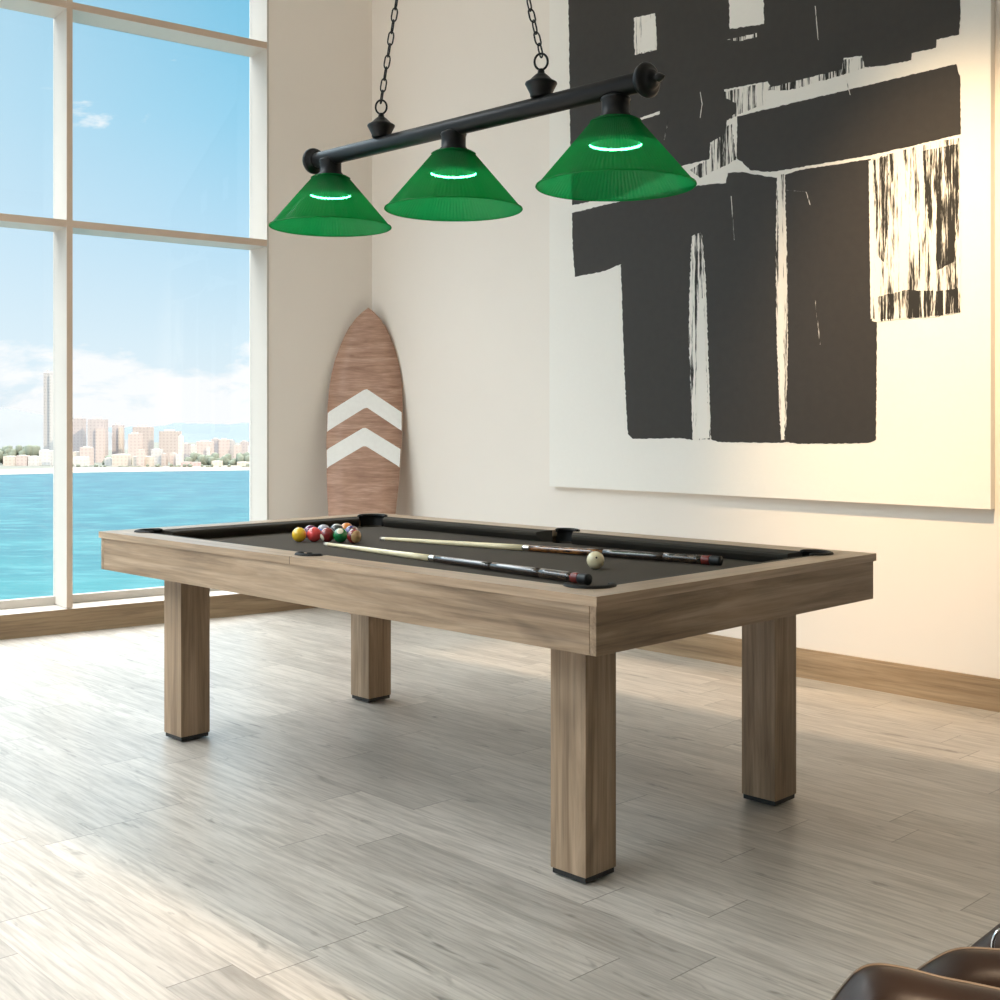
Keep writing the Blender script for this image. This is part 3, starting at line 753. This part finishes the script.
# padded arm rising to the right with a chrome loop
D3 = 1.55
m = MB()
arm = curve(dz([(955,969,D3),(970,958,D3),(984,946,D3),(998,935,D3),(1020,918,D3),(1050,900,D3),(1100,890,D3)]))
m.tube([p - UP*.02 for p in arm], .022, 12, 0, False, None, 1.1); ar = m.build('armrest', LEA, chair, chair_o)
m = MB(); m.tube([p + UP*.0015 for p in arm], .0018, 8); m.build('piping', PIPE, ar, chair_o)
m = MB(); c = at_depth(1003, 946, D3 - .05)
m.tube([c + V(.013 * math.cos(2*PI*i/20) * 1.0, 0, .021 * math.sin(2*PI*i/20)) for i in range(20)], .0022, 8, 0, True); m.build('chrome_loop', CHROME, ar, chair_o)
# shell, base post and star foot under the cushions
p_ = chair_o
m = MB(); m.lathe([(.0, .28), (.18, .30), (.22, .34), (.21, .36), (.0, .34)], 32, 0, Matrix.Translation((p_.x + .05, p_.y + .12, 0))); m.build('seat_shell', LEA, chair, chair_o)
m = MB(); m.lathe([(.03, .05), (.028, .285)], 20, 0, Matrix.Translation((p_.x + .05, p_.y + .12, 0))); m.build('post', CHROME, chair, chair_o)
for i in range(5):
    a = 2*PI*i/5 + .3; c0 = V(p_.x + .05, p_.y + .12, .06)
    m = MB(); m.tube([c0, c0 + V(.15*math.cos(a), .15*math.sin(a), -.015), c0 + V(.3*math.cos(a), .3*math.sin(a), -.046)], [.022, .018, .0135], 10); m.build('base_leg', CHROME, chair, chair_o)

# ------------------------------------------------------------------ outside: sea, beach, hills, city
SEA = H - 76.0
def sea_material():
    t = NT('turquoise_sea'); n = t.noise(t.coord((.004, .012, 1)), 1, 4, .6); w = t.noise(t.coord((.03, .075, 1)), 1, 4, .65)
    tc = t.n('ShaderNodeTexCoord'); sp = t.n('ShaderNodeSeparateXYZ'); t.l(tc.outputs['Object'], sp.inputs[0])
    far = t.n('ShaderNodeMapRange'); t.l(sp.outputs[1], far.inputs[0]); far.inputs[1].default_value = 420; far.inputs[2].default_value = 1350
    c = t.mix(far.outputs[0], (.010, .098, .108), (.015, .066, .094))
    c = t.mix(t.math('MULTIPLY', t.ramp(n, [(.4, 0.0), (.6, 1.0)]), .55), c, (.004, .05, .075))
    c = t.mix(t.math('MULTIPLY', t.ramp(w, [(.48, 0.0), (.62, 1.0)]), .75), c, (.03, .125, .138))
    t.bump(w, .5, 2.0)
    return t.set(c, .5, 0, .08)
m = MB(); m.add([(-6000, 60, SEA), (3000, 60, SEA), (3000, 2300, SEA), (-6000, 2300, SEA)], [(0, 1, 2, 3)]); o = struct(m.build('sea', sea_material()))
def gy(px, py): return at_z(px, py, SEA)
shore = [(-400, 482), (-100, 477), (0, 475), (30, 474.4), (75, 473), (120, 472.2), (170, 471.6), (215, 471), (256, 470.5), (400, 469.5), (700, 467)]
m = MB(); vs = []; fs = []
for i, (x, y) in enumerate(shore):
    a = gy(x, y); b_ = a + V(a.x / a.y * 150, 150, 0)
    vs += [a + UP * -.5, a + (b_ - a) * .35 + UP * 1.2, b_ + UP * 3.0, b_ * 1 + V(a.x / a.y * 3500, 3500, 10.0)]
for i in range(len(shore) - 1):
    for q in range(3): fs.append((4*i+q, 4*i+4+q, 4*i+5+q, 4*i+1+q))
m.add(vs, fs, 0, True)
for i in range(len(fs)): m.m[i] = 1 if i % 3 == 2 else 0
SAND = plain('pale_sand', lin(140, 131, 119), .95, 0, .1, .05, .08); LAND = plain('dusty_land', lin(104, 106, 100), .95, 0, .1, .02, .15)
struct(m.build('beach', [SAND, LAND]))
def hill(name, ridge, depth, base, mat, th=900):
    m = MB(); vs = []; fs = []; n = len(ridge); K = 7
    for i, (x, y) in enumerate(ridge):
        for q in range(K):
            s = q / (K - 1); d = depth - th * (1 - s) * .5
            p = at_depth(x, y, depth); z = base + (p.z - base) * (s ** 1.3); j = random.uniform(-.02, .02) * (p.z - base) * (1 if 0 < q < K-1 else 0)
            vs.append((p.x * d / depth + (random.uniform(-5, 5) if 0 < q < K-1 else 0), d, z + j))
        p = at_depth(x, y, depth); vs.append((p.x * (depth + th) / depth, depth + th, base))
    K1 = K + 1
    for i in range(n - 1):
        for q in range(K1 - 1): fs.append((i*K1+q, (i+1)*K1+q, (i+1)*K1+q+1, i*K1+q+1))
    m.add(vs, fs, 0, True); return struct(m.build(name, mat))
def dens(pts, step=6, jit=.7):
    out = []
    for (a, b_), (c, d) in zip(pts, pts[1:]):
        n = max(1, int(abs(c - a) / step))
        for q in range(n): out.append((a + (c-a)*q/n, b_ + (d-b_)*q/n + (random.uniform(-jit, jit) if q else 0)))
    out.append(pts[-1]); return out
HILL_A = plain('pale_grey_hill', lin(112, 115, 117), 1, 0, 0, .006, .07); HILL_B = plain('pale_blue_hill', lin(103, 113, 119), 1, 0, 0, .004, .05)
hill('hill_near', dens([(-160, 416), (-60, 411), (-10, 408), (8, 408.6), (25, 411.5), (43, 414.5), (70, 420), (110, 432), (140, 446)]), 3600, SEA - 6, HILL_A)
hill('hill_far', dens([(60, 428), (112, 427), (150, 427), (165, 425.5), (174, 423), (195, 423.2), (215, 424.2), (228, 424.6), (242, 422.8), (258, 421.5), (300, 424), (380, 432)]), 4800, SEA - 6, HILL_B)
def building_mat(name, wall, win, sx, sz, w=.45):
    t = NT(name); tc = t.n('ShaderNodeTexCoord'); sp = t.n('ShaderNodeSeparateXYZ'); t.l(tc.outputs['Object'], sp.inputs[0])
    hsum = t.math('ADD', sp.outputs[0], t.math('MULTIPLY', sp.outputs[1], .8))
    fx = t.math('FRACT', t.math('DIVIDE', hsum, sx)); fz = t.math('FRACT', t.math('DIVIDE', sp.outputs[2], sz))
    g = t.n('ShaderNodeNewGeometry'); sn = t.n('ShaderNodeSeparateXYZ'); t.l(g.outputs['Normal'], sn.inputs[0])
    side = t.math('LESS_THAN', t.math('ABSOLUTE', sn.outputs[2]), .5)
    f = t.math('MULTIPLY', t.math('MULTIPLY', t.math('LESS_THAN', fx, w), t.math('LESS_THAN', fz, .5)), side)
    return t.set(t.mix(f, wall, win), .8, 0, .2)
PAL = {
 'grey': (lin(196, 192, 192), lin(150, 152, 158)), 'palegrey': (lin(222, 220, 218), lin(186, 188, 192)), 'pink': (lin(228, 206, 198), lin(190, 168, 164)),
 'peach': (lin(236, 220, 204), lin(206, 186, 170)), 'white': (lin(240, 238, 234), lin(204, 204, 204)), 'brown': (lin(206, 188, 180), lin(160, 144, 142)),
 'cream': (lin(238, 226, 210), lin(204, 190, 176)), 'rose': (lin(226, 186, 182), lin(196, 156, 152)), 'mauve': (lin(204, 190, 190), lin(160, 150, 156)),
}
BM = {kk: building_mat('city_' + kk, tuple(.36 * x + .165 for x in a), tuple(.36 * (.5 * x + .5 * y) + .145 for x, y in zip(a, b_)), 7, 6) for kk, (a, b_) in PAL.items()}  # haze over the bay put into the colours: paler walls, fainter windows
GROUND = SEA + 3.0
def building(x0, x1, yt, D, mat, label, step=None, mast=False, kindname='city_tower'):
    """a block of flats: body, roof plant, optional lower wing in another tone"""
    cx = (x0 + x1) / 2; p = at_depth(cx, yt, D); wdt = (x1 - x0) / F * D; dp = max(12, min(wdt * .8, 26)); org = V(p.x, D + dp/2, GROUND - 4)
    r = thing(kindname, label, 'building', org, 0, 'seafront blocks across the bay')
    hgt = p.z - org.z
    m = MB(); m.box((-wdt/2, -dp/2, 0), (wdt/2, dp/2, hgt)); m.build('facade', BM[mat], r)
    m = MB(); m.box((-wdt*.28, -dp*.25, hgt), (wdt*.2, dp*.25, hgt + min(3.5, hgt*.05)))
    if mast: m.box((-wdt*.4, -1.5, hgt), (-wdt*.25, 1.5, hgt + 6)); m.box((wdt*.22, -1.5, hgt), (wdt*.38, 1.5, hgt + 5))
    m.build('roof_plant', BM['palegrey'], r)
    if step:
        fx0, fx1, fy, fm = step; a = at_depth(fx0, fy, D - 8); b_ = at_depth(fx1, fy, D - 8)
        m = MB(); m.box((a.x - org.x, -dp/2 - 8, 0), (b_.x - org.x, -dp/2 + .02, a.z - org.z)); m.build('front_wing', BM[fm], r)
    return r
T = [
 (43.5, 57, 373, 2420, 'grey', 'tallest slim grey tower beside the window mullion', (49.5, 57, 374.5, 'palegrey'), True),
 (71, 83, 418.6, 2330, 'mauve', 'pinkish tower just past the window mullion', None, False),
 (87.5, 104, 419.4, 2280, 'mauve', 'broad twin tower with a paler front wing', (95.5, 104, 428.5, 'pink'), False),
 (112, 122, 425.3, 2330, 'mauve', 'slim lone tower with grey and pale halves', (118.5, 122, 427, 'peach'), False),
 (132.5, 150, 427, 2330, 'brown', 'wide brownish tower behind the cream beach block', None, False),
 (128, 140, 433.8, 2260, 'pink', 'pink tower overlapping the wide brownish tower', None, False),
 (159, 178, 431.3, 2300, 'brown', 'widest grey brown slab tower at the middle of the skyline', None, False),
 (178.2, 182, 436, 2240, 'white', 'thin white tower against the slab tower', None, False),
 (182.5, 189, 444, 2300, 'mauve', 'mid height grey tower beside the thin white tower', None, False),
 (189.4, 196, 445, 2360, 'white', 'mid height pale tower before the pink beige tower', None, False),
 (196.4, 211, 441.5, 2240, 'pink', 'pink beige tower above the rose beach houses', (206.5, 209.5, 448, 'white'), False),
 (211.3, 218.4, 439, 2300, 'mauve', 'grey tower left of the twin beige tower', None, False),
 (218.6, 228, 439.4, 2290, 'pink', 'beige tower between two grey towers', None, False),
 (228.3, 233.4, 440.4, 2330, 'grey', 'dark grey tower with a stepped top', None, False),
 (233.7, 240.2, 445, 2280, 'pink', 'low pink tower with a white roof', None, False),
 (240.4, 247.4, 441.5, 2330, 'mauve', 'mauve tower by the right window jamb', None, False),
 (247.6, 252, 446, 2260, 'white', 'white tower next to the right window jamb', None, False),
 (252.2, 257, 446.5, 2320, 'brown', 'brown sliver of a tower at the window jamb', None, False),
 (3, 15.5, 456.4, 2100, 'peach', 'peach beach block at the far left of the bay', None, False),
 (16, 27, 455.6, 2100, 'pink', 'pink beach block beside the peach one', None, False),
 (28, 38.5, 456.4, 2100, 'white', 'white low beach block left of the taller white one', None, False),
 (39, 50, 450.4, 2150, 'white', 'taller white beach block under the tallest tower', None, False),
 (50.4, 60, 450.8, 2105, 'palegrey', 'pale beach block partly behind the mullion', None, False),
 (72, 79.6, 452, 2140, 'peach', 'peach block at the foot of the pinkish tower', None, False),
 (79.8, 91, 447.4, 2130, 'pink', 'square pink block in front of the twin tower', None, False),
 (73, 86, 457, 2080, 'white', 'low white beach block before the pink square block', None, False),
 (104.4, 111.4, 458, 2110, 'palegrey', 'low pale block between twin and lone towers', None, False),
 (112, 127.6, 454.6, 2090, 'peach', 'peach beach block under the lone tower', None, False),
 (132, 150, 456.6, 2080, 'cream', 'long cream beach block with stepped top', (136.5, 144, 449.6, 'pink'), False),
 (151, 161, 449.4, 2120, 'palegrey', 'grey white block beside the long cream block', None, False),
 (161.4, 166, 453.8, 2110, 'brown', 'narrow brown block at the slab tower foot', None, False),
 (170, 175.2, 453.4, 2120, 'pink', 'narrow pink block in front of the slab tower', None, False),
 (175.5, 180.6, 454.8, 2115, 'white', 'narrow white block beside the narrow pink one', None, False),
 (181, 190.4, 462, 2090, 'rose', 'rose beach house beside the narrow white block', None, False),
 (191, 199.5, 462.2, 2090, 'rose', 'rose beach house at the foot of the pink beige tower', None, False),
 (211.5, 221, 461, 2100, 'cream', 'low cream houses right of the pink beige tower', None, False),
 (221.4, 236.5, 460.4, 2150, 'palegrey', 'long low pale block under the beige tower', None, False),
 (237, 248, 462, 2100, 'peach', 'low peach block under the mauve tower', None, False),
 (248.4, 258, 462.4, 2100, 'palegrey', 'low pale block at the right window jamb', None, False),
]
for x0, x1, yt, D, mt, lab, st, mast in T: building(x0, x1, yt, D, mt, lab, st, mast, 'city_tower' if D > 2200 else 'beach_block')
# trees of the far shore
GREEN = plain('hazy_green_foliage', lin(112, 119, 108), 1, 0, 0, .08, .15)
m = MB()
for i in range(260):
    zone = random.choice(((-30, 42, 447, 456, 2180), (104, 130, 458, 463, 2150), (182, 256, 455, 464, 2150), (60, 260, 464.5, 467.5, 2060)))
    p = at_depth(random.uniform(zone[0], zone[1]), random.uniform(zone[2], zone[3]), zone[4] + random.uniform(-10, 10))
    bm = bmesh.new(); bmesh.ops.create_icosphere(bm, subdivisions=1, radius=1)
    rr = random.uniform(3, 6) if zone[2] < 464 else random.uniform(1.6, 3)
    for q in bm.verts: q.co = p + Vector((q.co.x * rr * 1.5, q.co.y * rr, max(-(p.z - GROUND), q.co.z * rr * (1 if q.co.z > 0 else 4))))
    m.bm(bm, 0, True)
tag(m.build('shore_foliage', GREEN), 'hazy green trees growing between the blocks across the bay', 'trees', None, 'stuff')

# ------------------------------------------------------------------ light
world = bpy.data.worlds.new('sky'); bpy.context.scene.world = world; world.use_nodes = True
nt = world.node_tree; N_ = nt.nodes; Lk = nt.links; bg = N_['Background']
class WT(NT):
    def __init__(s): s.t = nt
t = WT(); tcw = t.n('ShaderNodeTexCoord'); spw = t.n('ShaderNodeSeparateXYZ'); t.l(tcw.outputs['Generated'], spw.inputs[0])
zc = spw.outputs[2]
sky = t.ramp(zc, [(0.0, lin(232, 241, 245)), (.06, lin(216, 236, 246)), (.15, lin(182, 221, 242)), (.24, lin(148, 208, 235)), (.34, lin(116, 192, 224)), (.46, lin(190, 216, 232)), (.58, lin(234, 234, 232)), (1, lin(238, 236, 232))])
# paler towards the left of the bay
ang = t.math('DIVIDE', spw.outputs[0], t.math('MAXIMUM', spw.outputs[1], .05))
lf = t.n('ShaderNodeMapRange'); t.l(ang, lf.inputs[0]); lf.inputs[1].default_value = -.2; lf.inputs[2].default_value = -.48; lf.inputs[3].default_value = 0; lf.inputs[4].default_value = .5
sky = t.mix(lf.outputs[0], sky, lin(228, 240, 247))
# clouds low over the bay
mpw = t.n('ShaderNodeMapping'); mpw.inputs['Scale'].default_value = (11, 11, 24); t.l(tcw.outputs['Generated'], mpw.inputs[0])
cn = t.noise(mpw.outputs[0], 1.0, 6, .6, .3)
hgt = t.n('ShaderNodeMapRange'); t.l(zc, hgt.inputs[0]); hgt.inputs[1].default_value = .0; hgt.inputs[2].default_value = .09; hgt.inputs[3].default_value = .22; hgt.inputs[4].default_value = -.2
cl = t.ramp(t.math('ADD', cn, hgt.outputs[0]), [(.47, 0.0), (.58, 1.0)])
sky = t.mix(t.math('MULTIPLY', cl, .95), sky, lin(252, 252, 252))
st = t.n('ShaderNodeMapRange'); t.l(zc, st.inputs[0]); st.inputs[1].default_value = .35; st.inputs[2].default_value = .56; st.inputs[3].default_value = 1.0; st.inputs[4].default_value = 9.2
# sky above the view is boosted to light the room, dimmed behind the house
dv_ = t.n('ShaderNodeVectorMath', operation='DOT_PRODUCT'); t.l(tcw.outputs['Generated'], dv_.inputs[0]); dv_.inputs[1].default_value = dr
bk_ = t.n('ShaderNodeMapRange'); t.l(dv_.outputs['Value'], bk_.inputs[0]); bk_.inputs[1].default_value = .1; bk_.inputs[2].default_value = .7; bk_.inputs[3].default_value = 1.0; bk_.inputs[4].default_value = .42
t.l(sky, bg.inputs[0]); t.l(t.math('MULTIPLY', st.outputs[0], bk_.outputs[0]), bg.inputs[1])
# low warm sun from behind the room
sun = bpy.data.lights.new('sun', 'SUN'); sun.energy = 3.6; sun.angle = math.radians(.9); sun.color = (1, .74, .5)
so = bpy.data.objects.new('sun', sun); C.objects.link(so)
sd = (-dr - V(0,0,0) + (-dl) * SKEW).normalized(); EL = math.radians(25)
sd = V(sd.x * math.cos(EL), sd.y * math.cos(EL), -math.sin(EL))
so.rotation_euler = sd.to_track_quat('-Z', 'Y').to_euler()
# added warm spot without a fixture, imitates flare glow on the painting
sp_ = bpy.data.lights.new('added_glow_spot', 'SPOT'); sp_.energy = 1050; sp_.color = (1, .72, .42); sp_.spot_size = math.radians(36); sp_.spot_blend = 1; sp_.shadow_soft_size = .12
po = bpy.data.objects.new('added_glow_spot', sp_); C.objects.link(po)
tgt = on_plane(930, 335, cf, nr); po.location = wr((tgt - RC).dot(dr) + .5, 2.2, 4.4)
po.rotation_euler = (tgt - po.location).to_track_quat('-Z', 'Y').to_euler()
# daylight portals in the glazing (guide the sampling only, they add no light)
for i, (w0_, w1_) in enumerate(((w_jamb, LEN_L),)):
    a = bpy.data.lights.new('portal', 'AREA'); a.shape = 'RECTANGLE'; a.size = w1_ - w0_; a.size_y = WIN_TOP - SILL; a.cycles.is_portal = True
    ao = bpy.data.objects.new('portal', a); C.objects.link(ao); ao.location = wl((w0_ + w1_) / 2, -FIN_D - .06, (WIN_TOP + SILL) / 2)
    ao.rotation_euler = nl.to_track_quat('-Z', 'Z').to_euler()
# ------------------------------------------------------------------ camera
cam = bpy.data.cameras.new('camera'); co = bpy.data.objects.new('camera', cam); C.objects.link(co)
co.location = CAM; co.rotation_euler = (PI/2, 0, 0)
cam.sensor_width = 36; cam.lens = 36 * F / 1000; cam.shift_y = -(500 - Y0) / 1000; cam.clip_start = .05; cam.clip_end = 20000
sc = bpy.context.scene; sc.camera = co
sc.view_settings.view_transform = 'Standard'; sc.view_settings.look = 'None'; sc.view_settings.gamma = 1; sc.view_settings.use_curve_mapping = False
sc.view_settings.exposure = 0.1
sc.cycles.max_bounces = 10; sc.cycles.diffuse_bounces = 6; sc.cycles.transparent_max_bounces = 16; sc.cycles.use_denoising = True
sc.cycles.sample_clamp_indirect = 6
